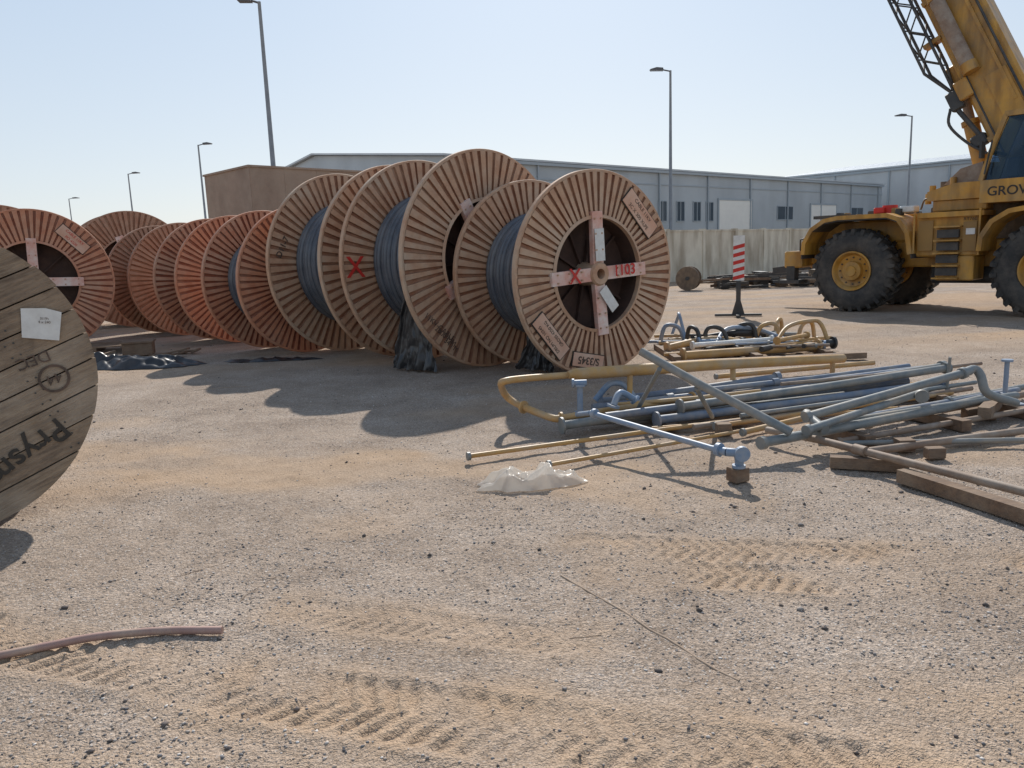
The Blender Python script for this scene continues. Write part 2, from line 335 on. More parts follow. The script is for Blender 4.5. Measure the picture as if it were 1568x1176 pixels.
# ------------------------------------------------------------------ cable drums
def text(body,size,m,parent,M,ext=.003,name='lettering',off=None):
    cu=bpy.data.curves.new(name,'FONT');cu.body=body;cu.size=size;cu.extrude=ext;cu.align_x='CENTER';cu.align_y='CENTER';cu.offset=off if off is not None else (.003 if size>.1 else 0);cu.materials.append(m)
    o=link(bpy.data.objects.new(name,cu));o.parent=parent;o.matrix_local=M;return o
def flange(mb,z0,Rr,rin,rm=0,gm_=1,N_=64,th=.030,rim=.075,s=1):
    r0=rin;r1=Rr-.035
    per=2*math.pi/N_
    for k in range(N_):
        j=random.uniform(-.09,.09)*per
        a0=k*per;w1=.60; tj=random.uniform(-.006,.006)
        A=[a0,a0+per*w1+j,a0+per*(w1+.05)+j,a0+per*.95,a0+per]
        Z=[th+tj,th,0,0,th]
        for q in range(4):
            vs=[]
            for a,z in ((A[q],Z[q]),(A[q+1],Z[q+1])):
                for r in (r0,r1):
                    vs.append((r*math.cos(a),r*math.sin(a),z0+z*s))
            mb.add(vs,[(0,1,3,2)],rm if q==0 else gm_)
            vs2=[]
            for a,z in ((A[q],Z[q]),(A[q+1],Z[q+1])):
                for r in (r0,r1):
                    vs2.append((r*math.cos(a),r*math.sin(a),z0-(z+.03)*s))
            mb.add(vs2,[(0,2,3,1)],rm if q==0 else gm_)
    h=rim/2
    c=z0-.015*s
    mb.lathe([(Rr-.035,c-h),(Rr-.006,c-h),(Rr,c-h+.01),(Rr,c+h-.01),(Rr-.006,c+h),(Rr-.035,c+h),(Rr-.035,c-h)],120,rm,False)
def drum(name,A,B,Rr,Rc,mats,spin=0,cable=True):
    A=Vector((*A,Rr-.005));B=Vector((*B,Rr-.005));n=(A-B).normalized();wd=(A-B).length
    up=Vector((0,0,1));rt=up.cross(n).normalized()
    root=empty(name,frame(A,rt,up,n))
    mb=MB(); rin=.555*Rr
    flange(mb,0,Rr,rin)
    mb.lathe([(rin+.02,.036),(rin-.02,.05),(rin-.02,-.02)],72,0,False)
    mb.lathe([(rin-.02,-.02),(rin-.01,-.30),(.0,-.31)],72,2,False)
    for k in range(10):
        a=k*math.pi/5+.1; mb.beam((.12*math.cos(a),.12*math.sin(a),-.27),((rin)*math.cos(a),(rin)*math.sin(a),-.27),.03,.05,2)
    for k in range(4):
        a=k*math.pi/2+spin
        mb.beam((.12*math.cos(a),.12*math.sin(a),-.0),((rin+.06)*math.cos(a),(rin+.06)*math.sin(a),.03),.165 if Rr<1.4 else .19,.07,3)
        mb.beam((.12*math.cos(a),.12*math.sin(a),-.07),((rin-.03)*math.cos(a),(rin-.03)*math.sin(a),-.07),.09,.1,2)
        for rr in (.3,.5,rin-.03):
            for sx in (-.05,.05):
                p=Vector((rr*math.cos(a)-sx*math.sin(a),rr*math.sin(a)+sx*math.cos(a),0)); mb.lathe([(.013,.03),(.013,.075),(0,.075)],6,4,False,Matrix.Translation(p))
    mb.lathe([(.065,-.3),(.065,.07),(.13,.07),(.15,.04),(.15,-.28)],32,4,False)
    obj('flange_front',mb,[mats[0],mats[1],m_recess,m_cross,mats[0]],root,fix=False)
    mb=MB(); flange(mb,-wd,Rr,rin,s=-1)
    mb.lathe([(rin,-wd+.01),(0,-wd+.01)],64,0,False)
    obj('flange_back',mb,[mats[0],mats[1]],root,fix=False)
    mb=MB()
    if cable:
        cr=.04; nn=int((wd-.14)/(2*cr)); prof=[]
        for k in range(nn):
            zc=-wd+.07+cr+k*2*cr; dr=.014*math.sin(k*2.3)
            for q in range(5):
                a=math.pi*(1-q/4.0); prof.append((Rc+dr+cr*math.sin(a)*.9,zc+cr*math.cos(a)*.98))
        prof=[(rin*.9,-wd+.066)]+prof+[(rin+.01,-.064)]
        mb.lathe(prof,72,0,True)
        obj('cable_coils',mb,[m_cable],root,fix=False)
    else:
        mb.lathe([(rin*.98,-wd+.06),(rin*.98,-.06)],48,0,True); obj('barrel',mb,[m_recess],root,fix=False)
    return root
T=(m_drumA,m_grooveT);O_=(m_drumO,m_grooveR);Bn=(m_drumB,m_grooveT)
d1=drum('cable_drum',(1.13,9.79),(.34,10.95),1.285,.80,T,spin=R(3))
d2=drum('cable_drum',(-.27,10.9),(-1.27,11.95),1.5,.96,T,spin=.5)
d3=drum('cable_drum',(-1.72,12.42),(-2.8,13.42),1.5,.98,T,spin=.2)
d4=drum('cable_drum',(-3.5,13.4),(-4.43,14.3),1.25,.78,O_,spin=1)
d5=drum('cable_drum',(-5.35,15.45),(-6.15,16.3),1.25,.78,O_,spin=1)
d6=drum('cable_drum',(-7.2,17.4),(-8.2,18.4),1.25,.78,Bn,spin=1)
d7=drum('cable_drum',(-8.95,14.7),(-9.7,15.8),1.36,.98,O_,spin=R(-2),cable=False)
d8=drum('cable_drum',(-9.8,20.4),(-10.6,21.5),1.5,1.0,Bn,spin=.3)
d9=drum('cable_drum',(-11.0,16.9),(-11.8,18.0),1.5,1.1,Bn,spin=.3)
def plate(root,x,y,ang,w,h,lines,m=m_ink,size=.07):
    Mt=Matrix.Translation((x,y,.045))@Matrix.Rotation(ang,4,'Z')
    mb=MB();mb.box((-w/2,-h/2,-.01),(w/2,h/2,.012));mb.box((-w/2-.012,-h/2-.012,-.01),(w/2+.012,h/2+.012,.004),1)
    obj('label_plate',mb,[m_label,m_ink],root,Mt)
    for i,l in enumerate(lines):
        text(l,size,m,root,Mt@Matrix.Translation((0,h/2-(i+.5)*h/len(lines),.014)),.001)
plate(d1,.70,.74,R(-47),.66,.22,['CABLE 11KV','3C X 300 XLPE'],m_faded)
plate(d1,-.80,-.72,R(-50)+math.pi,.62,.2,['DRUM NO 10345','GROSS 4250 KG'],size=.06)
plate(d1,-.22,-1.08,R(-12)+math.pi,.5,.17,['S/3345'],m_faded,size=.13)
text('1103',.19,m_red,d1,Matrix.Translation((.40,.03,.072))@Matrix.Rotation(R(3),4,'Z'),.002)
text('X',.26,m_red,d1,Matrix.Translation((-.42,-.02,.072)),.002)
mb=MB();mb.box((-.07,-.17,0),(.07,.17,.004));obj('paper_tag',mb,[m_white],d1,Matrix.Translation((.12,-.32,.08))@Matrix.Rotation(R(38),4,'Z'))
mb=MB();mb.box((-.075,-.2,0),(.075,.2,.004));obj('white_paint_patch',mb,[m_white],d1,Matrix.Translation((-.01,.36,.066))@Matrix.Rotation(R(3),4,'Z'))
plate(d7,.72,.78,R(-47),.6,.2,['CABLE 11KV','PO 4500'],m_red)
def inner_text(root,wd,x,y,ang,body,size,m):
    text(body,size,m,root,Matrix.Translation((x,y,-wd+.066))@Matrix.Rotation(ang,4,'Z'),.002)
inner_text(d2,1.45,-1.28,-.05,R(0),'X',.42,m_red)
inner_text(d3,1.47,-1.22,.3,R(60),'D11-7',.14,m_faded)
for k,l in enumerate(['11KV CABLE','2000 MM','340 M']):
    text(l,.11,m_faded,d2,Matrix.Translation((-.95+.09*k,-.86-.13*k,.036))@Matrix.Rotation(R(-40),4,'Z'),.001,off=0)
# ------------------------------------------------------------------ near wooden drum
Rw=.95; A=Vector((-3.50,4.46,Rw)); n=Vector((.60,-.80,0)); rt=Vector((0,0,1)).cross(n)
wd_=empty('wooden_cable_drum',frame(A,rt,(0,0,1),n))
mb=MB(); pw=.165; ang=R(22); k=0; y=-Rw
Mr=Matrix.Rotation(ang,4,'Z')
while y<Rw-.001:
    y1=min(y+pw,Rw); g=.009; ya,yb=y+g/2,y1-g/2
    top=[];bot=[]
    e0=random.uniform(-.006,.006)
    for q in range(13):
        yy=ya+(yb-ya)*q/12; xx=math.sqrt(max(Rw*Rw-yy*yy,0.0004))+e0; top.append((xx,yy)); bot.append((-xx,yy))
    poly=top+bot[::-1]
    n_=len(poly); dz=random.uniform(-.006,.006)
    vs=[(a,b_,.045+dz) for a,b_ in poly]+[(a,b_,-.045) for a,b_ in poly]
    mb.add(vs,[tuple(range(n_)),tuple(range(2*n_-1,n_-1,-1))]+[((i+1)%n_,i,n_+i,n_+(i+1)%n_) for i in range(n_)],0 if random.random()<.6 else 2)
    for xs_ in (-.55,-.5,.5,.55):
        if abs(xs_)<top[6][0]-.05:
            for yo in (-.04,.04): mb.lathe([(.006,.045+dz),(.006,.048+dz),(0,.049+dz)],8,1,False,Matrix.Translation((xs_,(ya+yb)/2+yo,0)))
    y=y1
m_wood2=mat('weathered_wood_b',(.31,.22,.145),(.12,.085,.06),4,.85,bump=.6,bscale=14,stretch=(1.3,8,8),dirt=(.42,.31,.21),dirtamt=.7)
obj('plank_flange',mb,[m_wood,m_dark,m_wood2],wd_,Mr)
mb=MB(); mb.lathe([(Rw-.012,-.05),(Rw-.012,-.09),(0,-.09)],64,0,False); mb.lathe([(.5,-.09),(.5,-.75)],48,0,True); mb.lathe([(0,-.75),(Rw,-.75),(Rw,-.83),(0,-.83)],64,0,False)
obj('barrel_and_back_flange',mb,[m_wooddk],wd_)
text('Prysmian',.21,m_ink,wd_,Matrix.Translation((.40,-.55,.053))@Matrix.Rotation(R(180+33),4,'Z'),.002,off=.002)
text('DEC',.10,m_faded,wd_,Matrix.Translation((.60,.09,.053))@Matrix.Rotation(R(195),4,'Z'),.002)
text('44',.09,m_faded,wd_,Matrix.Translation((.70,-.04,.053))@Matrix.Rotation(R(195),4,'Z'),.002)
mb=MB();mb.lathe([(.09,.050),(.09,.054),(.075,.054),(.075,.050)],32,0,False);obj('stamp_ring',mb,[m_faded],wd_,Matrix.Translation((.70,-.04,0)))
mb=MB();mb.add([(-.1,-.09,.0),(0.1,-.1,.004),(.11,.08,.0),(.02,.1,.008),(-.11,.09,0)],[(0,1,2,3,4)]);obj('paper_label',mb,[m_white],wd_,Matrix.Translation((.67,.31,.056))@Matrix.Rotation(R(-8),4,'Z'))
text('31/99\n4 x 240',.022,m_faded,wd_,Matrix.Translation((.69,.33,.062))@Matrix.Rotation(R(-8),4,'Z'),.0003)
mb=MB();mb.add([(-.1,-.08,.0),(0.1,-.08,.004),(.1,.09,.0),(-.11,.09,0)],[(0,1,2,3)]);obj('paper_label_2',mb,[m_white],wd_,Matrix.Translation((.34,.42,.056)))
# ------------------------------------------------------------------ sheets, bag, hose
def gridobj(name,P,n,m):
    mb=MB();mb.v=[tuple(p) for p in P.reshape(-1,3)]
    mb.f=[(j*n+i,j*n+i+1,(j+1)*n+i+1,(j+1)*n+i) for j in range(n-1) for i in range(n-1)];mb.m=[0]*len(mb.f);mb.s=[True]*len(mb.f)
    return obj(name,mb,[m],fix=False)
def cloth(name,c,rx,ry,hh,m,seed,n=60,rot=0,sharp=6,rough=.25):
    u=np.linspace(-1,1,n);U,V=np.meshgrid(u,u);rr=np.hypot(U,V);aa=np.arctan2(V,U)
    k=np.maximum(np.abs(U),np.abs(V))/np.maximum(rr,1e-6); U2,V2=U*k,V*k
    r=np.minimum(np.hypot(U2,V2),1); ed=1+.5*vnoise(np.cos(aa)*2.5+9,np.sin(aa)*2.5+seed,seed)
    X=U2*rx*ed;Y=V2*ry*ed
    rid=1-np.abs(fbm(X*sharp,Y*sharp,seed,3))*2.0
    Z=hh*np.clip(rid,0,1)*(1-r**3)+.010+rough*hh*(fbm(X*sharp*2.5,Y*sharp*2.5,seed+5,2)+.4)*(1-r**6)
    ca,sa=math.cos(rot),math.sin(rot);Xw=X*ca-Y*sa+c[0];Yw=X*sa+Y*ca+c[1]
    Zw=height(Xw,Yw)+Z
    return gridobj(name,np.stack([Xw,Yw,Zw],-1),n,m)
m_bag=mat('clear_polythene',(.80,.76,.69),(.64,.59,.52),9,.25,dirt=(.48,.38,.28),dirtamt=.45,dscale=6)
nt=m_bag.node_tree; pb=nt.nodes['Principled BSDF']; tl=nt.nodes.new('ShaderNodeBsdfTranslucent'); tl.inputs[0].default_value=(.85,.80,.73,1)
tr=nt.nodes.new('ShaderNodeBsdfTransparent'); m1=nt.nodes.new('ShaderNodeMixShader'); m1.inputs[0].default_value=.5; m2=nt.nodes.new('ShaderNodeMixShader'); m2.inputs[0].default_value=.28
nt.links.new(pb.outputs[0],m1.inputs[1]);nt.links.new(tl.outputs[0],m1.inputs[2]);nt.links.new(m1.outputs[0],m2.inputs[1]);nt.links.new(tr.outputs[0],m2.inputs[2]);nt.links.new(m2.outputs[0],nt.nodes['Material Output'].inputs[0])
cloth('plastic_bag',(.10,5.22),.36,.17,.095,m_bag,21,120,.15,4.5,.75)
cloth('black_plastic_sheet',(-5.9,12.2),1.15,.32,.16,m_blackpl,9,60,-.05,2.6,.3)
cloth('black_plastic_sheet',(-6.9,12.6),.6,.3,.22,m_blackpl,12,50,.3,2.8,.3)
cloth('black_plastic_sheet',(-3.9,12.3),.8,.14,.05,m_blackpl,15,50,-.1,3,.2)
def hang(name,p0,p1,ztop,bulge,seed,nrm,w0=.3):
    n=60;u=np.linspace(0,1,n);Sx,Tx=np.meshgrid(u,u)
    p0=np.array(p0);p1=np.array(p1);nr=np.array(nrm)
    wid=w0+(1-w0)*Tx**.7+.15*vnoise(Tx*5,Tx*0+seed,seed)
    sk=.5+(Sx-.5)*wid+.06*fbm(Sx*3,Tx*3,seed+2,3)
    ov=bulge*Tx**2+.22*(np.abs(fbm(Sx*5+Tx*1.2,Tx*1.6,seed,4))-.15)*(.35+.65*Tx)
    Pt=p0+(p1-p0)*sk[...,None]+nr*ov[...,None]
    z=ztop*(1-Tx)**1.0*(1-.35*np.abs(Sx-.5)**1.2*2)+.02+.05*fbm(Sx*4,Tx*3,seed+9,3)*(1-Tx)+.05*np.clip(Tx-.85,0,1)*np.abs(fbm(Sx*9,Tx*5,seed+4,2))*6
    Pt[...,2]=np.maximum(z,.005)
    return gridobj(name,Pt,n,m_blackpl)
hang('black_tarpaulin',(-1.66,10.9,0),(-1.0,10.35,0),1.2,.04,1,(-.4,-.8,0),.5)
hang('black_tarpaulin',(.12,10.35,0),(.6,9.9,0),.75,.06,4,(-.5,-.8,0),.35)
def pipe_obj(name,pts,r,m,n=14,extra=None,mats=None):
    mb=MB();mb.tube(pts,r,0,n)
    if extra: extra(mb)
    return obj(name,mb,mats or [m],fix=False)
def cat(pts,k=8):
    P=[Vector(p) for p in pts];P=[P[0]*2-P[1]]+P+[P[-1]*2-P[-2]];o=[]
    for i in range(1,len(P)-2):
        for q in range(k):
            t=q/k;o.append(.5*((2*P[i])+(-P[i-1]+P[i+1])*t+(2*P[i-1]-5*P[i]+4*P[i+1]-P[i+2])*t*t+(-P[i-1]+3*P[i]-3*P[i+1]+P[i+2])*t**3))
    o.append(P[-2]);return o
m_hose=mat('hose_rubber',(.40,.245,.20),(.30,.18,.15),6,.6,dirt=DUST,dirtamt=.6,dscale=5)
pipe_obj('rubber_hose',cat([(-2.9,2.72,.022),(-2.30,2.92,.022),(-2.17,2.97,.022),(-1.99,3.04,.024),(-1.83,3.10,.024),(-1.58,3.13,.024),(-1.30,3.12,.022)]),.0175,m_hose,12)
mb=MB();mb.box((-.25,-.2,0),(.25,.2,.22),0,None,.01);mb.box((-.27,-.22,.22),(.27,.22,.25),0)
obj('wooden_crate',mb,[m_wooddk],None,frame((-6.75,13.9,0),(.95,.3,0),(-.3,.95,0)))
mb=MB()
for k in range(5): mb.box((0,k*.2,.10),(1.2,k*.2+.13,.125))
for k in range(3): mb.box((k*.55,0,0),(k*.55+.1,.93,.10))
obj('wooden_pallet',mb,[m_wooddk],None,frame((-8.3,14.0,0.01),(.95,.3,0),(-.3,.95,0)))
mb=MB()
for k in range(12):
    x=random.uniform(-8.2,-5.2);y=13.2+(-(x+5.2))*.25+random.uniform(-.2,.5);a=random.uniform(-.6,.6);l=random.uniform(.15,.5)
    mb.beam((x,y,.03),(x+l*math.cos(a),y+l*math.sin(a),.04+random.random()*.06),random.uniform(.04,.12),.03)
obj('wood_scraps',mb,[m_wooddk])
def gz(x,y): return float(height(np.array([x]),np.array([y]))[0])
m_stick=mat('dusty_rod',(.36,.27,.195),(.28,.20,.14),10,.9)
mb=MB()
for (x0,y0),(x1,y1),r in (((-4.05,9.66),(-3.45,9.83),.008),((.21,3.62),(.80,2.63),.0065),((-1.78,3.78),(-1.55,3.98),.003),((-1.35,3.45),(-1.25,3.72),.003),((.20,2.98),(.33,3.0),.003)):
    pts=[]
    for q in range(13):
        t=q/12;x=x0+(x1-x0)*t+.006*math.sin(q*1.7);y=y0+(y1-y0)*t;pts.append((x,y,gz(x,y)-.001))
    mb.tube(pts,r,0 if r>.005 else 1,6)
obj('dry_sticks',mb,[m_stick,m_wooddk],fix=False)
# ------------------------------------------------------------------ pipes
def flg(mb,p,d,r,mi=0,t=.02):
    p=Vector(p);d=Vector(d).normalized(); mb.tube([p-d*t/2,p+d*t/2],r,mi,20)
yf=empty('yellow_pipe_frame')
mb=MB();mb.tube(cat([(1.4,7.55,.40),(.55,7.15,.43),(.12,6.99,.44),(-.06,6.88,.44),(-.1,6.92,.40),(-.05,7.1,.25),(.10,7.0,.17),(.34,6.62,.14),(.42,6.60,.14)],5),.033,0,12)
mb.tube([(.42,6.6,.14),(.83,6.83,.14),(1.75,7.34,.13)],.032,0,12)
mb.tube([(.53,7.1,.44),(.60,7.13,.44),(2.11,7.78,.38),(3.75,8.58,.27)],[.036,.058,.058,.05],0,16)
mb.tube([(1.15,7.36,.42),(1.13,7.30,.06)],.028,0,10); mb.tube([(2.3,7.88,.36),(2.3,7.86,0)],.028,0,10); mb.tube([(3.6,8.5,.28),(3.6,8.5,0)],.028,0,10)
flg(mb,(.1,6.99,.17),(1,-1,0),.060);flg(mb,(.42,6.6,.14),(1,.3,0),.055);flg(mb,(1.75,7.34,.13),(1,.5,0),.06)
obj('pipe_run',mb,[m_pyel],yf,fix=False)
B_=[((.42,6.52,.09),(4.5,7.91,.25),.04,m_pgrey),((.76,7.2,.09),(4.37,8.05,.2),.045,m_pblue),((1.27,6.64,.08),(4.29,7.56,.14),.04,m_pblue),
((.81,6.6,.14),(2.84,7.24,.2),.035,m_pblue),((.87,7.46,.10),(2.77,7.9,.2),.04,m_pblue),((1.0,6.9,.08),(4.1,7.85,.12),.05,m_pblue),((.7,6.75,.06),(3.3,7.5,.07),.035,m_pgrey),
((1.5,6.75,.17),(4.45,7.75,.26),.038,m_pgrey),((1.1,7.15,.13),(3.9,8.0,.15),.04,m_pblue),((1.8,6.95,.06),(4.0,7.45,.06),.03,m_pyel),
((1.55,6.45,.05),(4.6,7.55,.08),.025,m_ptan),((1.3,7.6,.06),(4.4,8.5,.10),.03,m_ptan),((1.6,7.75,.05),(4.3,8.75,.08),.025,m_pyel),((2.0,6.6,.10),(4.7,7.65,.12),.022,m_pgrey),((1.9,7.35,.2),(4.3,8.2,.22),.028,m_pblue),((.95,7.0,.16),(2.4,7.3,.18),.02,m_pyel),
((1.4,7.0,.04),(4.9,8.3,.05),.02,m_pyel),((1.2,6.5,.04),(4.0,7.0,.05),.018,m_pyel),((2.6,7.3,.24),(4.9,7.9,.27),.018,m_ptan)]
root=empty('steel_pipe_stack')
for i,(a,b_,r,m) in enumerate(B_):
    mb=MB();a=Vector(a);b_=Vector(b_);mid=(a+b_)/2+Vector((0,0,-.01));mb.tube([a,mid,b_],r,0,14)
    d=(b_-a).normalized()
    if i in(0,2,4,7): flg(mb,a,d,r*1.9); flg(mb,b_,d,r*1.5,t=.05)
    if i in (1,5,14): flg(mb,a+d*.8,d,r*1.35,t=.07)
    obj('pipe_%d'%i,mb,[m],root,fix=False)
mb=MB()
for p,q in (((1.4,6.55,.025),(1.2,7.6,.025)),((3.4,7.0,.025),(3.1,8.3,.025)),((2.4,6.8,.02),(2.2,7.9,.02)),((4.2,7.3,.04),(4.0,8.1,.04))): mb.beam(p,q,.09,.05)
obj('timber_bearers',mb,[m_wooddk],root)
mb=MB();mb.tube([(.60,6.72,.12),(.60,6.70,.42)],.026,0,12);mb.tube([(.54,6.70,.43),(.66,6.70,.43)],.028,0,12);flg(mb,(.60,6.7,.41),(0,0,1),.05);flg(mb,(.60,6.72,.16),(0,0,1),.05);flg(mb,(.54,6.7,.43),(1,0,0),.04)
mb.tube(cat([(.8,7.3,.15),(.95,7.33,.3),(1.1,7.36,.27),(1.2,7.3,.12)],5),.03,0,10)
mb.tube(cat([(.9,6.75,.2),(.98,6.85,.3),(1.12,6.9,.22)],5),.03,0,10);flg(mb,(.9,6.75,.2),(0.3,0,1),.06);flg(mb,(1.12,6.9,.22),(.5,0,-.5),.05)
obj('valve_stub',mb,[m_lblue],root,fix=False)
pipe_obj('steel_pole',[(1.07,6.27,.75),(1.5,5.96,.50),(2.06,5.55,.20)],.034,m_pgrey)
mb=MB();mb.tube([(1.2,6.14,.62),(1.15,6.9,.14)],.020,0,8);mb.tube([(1.46,5.99,.48),(1.75,6.6,.1)],.020,0,8);obj('pole_prop',mb,[m_pgrey],fix=False)
mb=MB();mb.tube([(.63,6.12,.28),(1.36,5.14,.21),(1.44,5.05,.205)],[.022,.022,.030],0,12);flg(mb,(1.40,5.10,.21),(.6,-.8,0),.047,t=.03)
mb.tube(cat([(1.44,5.05,.205),(1.50,5.02,.2),(1.52,5.03,.14),(1.52,5.04,.10)],5),.030,0,12)
mb.lathe([(0,-.02),(.052,-.02),(.052,.015),(0,.015)],20,0,False,Matrix.Translation((1.53,5.0,.2))@Matrix.Rotation(R(90),4,'X'));flg(mb,(1.52,5.04,.105),(0,0,1),.045);flg(mb,(.66,6.08,.28),(.6,-.8,0),.042,t=.03)
mb.tube([(.63,6.12,.28),(.55,6.45,.20)],.022,0,10)
obj('flanged_pipe',mb,[m_lblue],fix=False)
mb=MB();mb.box((-.06,-.055,0),(.06,.055,.095),0,None,.006);obj('timber_block',mb,[m_wooddk],None,frame((1.52,5.06,-.003),(.9,.4,0),(-.4,.9,0)))
for nm,pts,r in (('yellow_pipe',[(-.36,5.82,.035),(1.21,6.44,.035),(3.38,7.15,.05)],.019),('yellow_pipe',[(.25,5.51,.03),(1.2,5.97,.03),(2.21,6.44,.04)],.016),('yellow_pipe',[(1.74,6.46,.05),(4.35,7.45,.06)],.022),('yellow_pipe',[(2.4,8.9,.06),(4.54,9.5,.06)],.03),('yellow_pipe',[(1.9,6.2,.05),(3.0,6.75,.1)],.025)):
    def ex(mb,p=pts): flg(mb,p[0],Vector(p[1])-Vector(p[0]),.034,1,.025)
    pipe_obj(nm,pts,r,m_pyel,12,ex,[m_pyel,m_pgrey])
g=empty('grey_pipe_frame')
def gp(pts,r=.036,m=m_pgrey,nm='pipe',fl=True):
    mb=MB();mb.tube(pts,r,0,14)
    if fl: flg(mb,pts[0],Vector(pts[1])-Vector(pts[0]),r*1.35,0,.04)
    obj(nm,mb,[m],g,fix=False)
gp([(1.83,5.50,.14),(3.63,6.37,.15),(4.11,6.60,.17)],.037)
gp([(2.30,5.87,.24),(3.88,6.40,.46)],.034)
gp(cat([(3.80,6.37,.45),(3.93,6.43,.47),(3.97,6.40,.42),(3.99,6.36,.30),(4.08,6.38,.24),(4.35,6.49,.15)],5),.036)
gp([(2.20,5.60,.2),(3.51,6.40,.3)],.03); gp([(2.66,5.97,.16),(4.52,6.75,.16)],.035)
gp([(2.32,5.92,.24),(2.36,5.66,.18)],.034); gp([(3.4,6.25,.29),(3.5,6.5,.30)],.04); gp([(2.9,6.12,.1),(5.2,7.2,.12)],.03,m_ptan)
gp([(2.5,6.2,.08),(4.9,7.3,.09)],.035,m_pblue);gp([(2.5,5.75,.06),(5.3,6.85,.08)],.025,m_ptan);gp([(4.0,6.9,.1),(5.4,7.6,.1)],.03,m_pgrey)
mb=MB()
for p,q in (((2.75,5.75,.05),(2.55,6.3,.05)),((3.7,6.1,.06),(3.5,6.75,.06)),((4.5,6.4,.05),(4.3,7.1,.05)),((3.95,6.28,.12),(4.35,6.75,.12))): mb.beam(p,q,.1,.09)
obj('timber_bearers',mb,[m_wooddk],g)
pipe_obj('rusty_pipe',[(2.05,6.05,.10),(2.29,5.60,.12),(2.95,4.27,.115),(3.2,3.75,.11)],.028,m_ptan,14,lambda mb:flg(mb,(2.45,5.27,.12),(.4,-.9,0),.038,0,.1))
pipe_obj('rusty_pipe',[(2.62,5.50,.045),(4.02,5.88,.06),(4.9,6.1,.07)],.030,m_ptan)
pipe_obj('rusty_pipe',[(2.35,5.75,.05),(4.2,5.62,.05)],.020,m_pgrey)
mb=MB();mb.beam((2.56,4.90,.045),(3.0,3.65,.045),.09,.085);obj('timber_baulk',mb,[m_wooddk],None)
mb=MB();mb.beam((2.25,5.3,.04),(2.72,5.12,.04),.08,.08);mb.box((2.9,5.6,0),(3.02,5.7,.09));obj('timber_baulk',mb,[m_wooddk],None)
for (p,q) in (((1.72,6.3,0),(1.84,6.4,.1)),((3.0,5.38,0),(3.13,5.46,.08)),((3.95,6.5,0),(4.2,6.62,.1))):
    mb=MB();mb.box(p,q,0,None,.006);obj('timber_block',mb,[m_wooddk])
mb=MB();mb.tube([(4.66,7.12,0),(4.66,7.12,.42)],.022,0,10);flg(mb,(4.66,7.12,.42),(0,0,1),.05);flg(mb,(4.66,7.12,.10),(0,0,1),.04);mb.box((4.52,7.0,0),(4.8,7.24,.02));obj('pipe_support_stub',mb,[m_lblue],fix=False)
mb=MB();mb.tube([(4.32,7.5,0),(4.31,7.45,.42)],.015,0,8);mb.tube([(4.32,7.5,.0),(4.32,7.5,.05)],.04,0,8);obj('steel_stake',mb,[m_pgrey],fix=False)
bk=empty('pipe_fitting_pile')
def bp_(pts,r,m,cm=True,fl=True):
    mb=MB();mb.tube(cat(pts,5) if cm else pts,r,0,10);
    d=Vector(pts[1])-Vector(pts[0]);
    if fl: flg(mb,pts[0],d,r*1.8,0,.03);d=Vector(pts[-1])-Vector(pts[-2]);flg(mb,pts[-1],d,r*1.8,0,.03)
    obj('fitting',mb,[m],bk,fix=False)
bp_([(3.8,11.0,.1),(4.1,11.3,.35),(4.5,11.4,.42),(4.62,11.35,.36),(4.68,11.2,.08)],.03,m_pyel)
bp_([(2.6,12.4,.1),(2.72,12.4,.45),(2.7,12.2,.5),(2.75,12.0,.15)],.025,m_lblue)
bp_([(2.3,11.2,.12),(3.0,11.4,.2),(3.6,11.3,.12)],.05,m_pyel); bp_([(2.4,10.6,.08),(4.4,10.9,.1)],.06,m_pyel,False)
bp_([(2.9,12.1,.12),(3.5,11.7,.25),(4.1,11.9,.15)],.045,m_dark); bp_([(3.0,11.2,.12),(3.3,11.6,.32),(3.8,11.7,.28),(4.2,11.2,.1)],.035,m_lblue)
bp_([(3.2,10.8,.08),(4.7,11.1,.12)],.05,m_dark,False); bp_([(2.6,10.9,.18),(3.8,11.1,.2)],.035,m_white,False)
for k in range(46):
    a=random.uniform(-.5,.8);x=random.uniform(2.5,4.5);y=random.uniform(10.7,12.3);l=random.uniform(.15,.6);z=random.uniform(.05,.26)
    bp_([(x-l*math.cos(a),y-l*math.sin(a),z),(x+l*math.cos(a),y+l*math.sin(a),z*.8+.03)],random.choice((.018,.025,.03,.04)),random.choice((m_pyel,m_pyel,m_lblue,m_pgrey,m_dark,m_dark,m_pblue,m_ptan)),False,k%3==0)
for k in range(7):
    x=random.uniform(2.7,4.5);y=random.uniform(11,12);a=random.uniform(0,6.28)
    bp_([(x,y,.12),(x+.1*math.cos(a),y+.1*math.sin(a),.34),(x+.3*math.cos(a),y+.3*math.sin(a),.36),(x+.38*math.cos(a),y+.38*math.sin(a),.1)],.032,random.choice((m_pyel,m_lblue,m_dark)))
mb=MB()
for p,q in (((2.3,10.5,.04),(2.3,12.0,.04)),((3.4,10.4,.04),(3.4,12.2,.04)),((4.4,10.5,.04),(4.5,12.0,.04)),((2.2,10.1,.04),(4.8,10.3,.04))): mb.beam(p,q,.1,.08)
obj('timber_bearers',mb,[m_wooddk],bk)
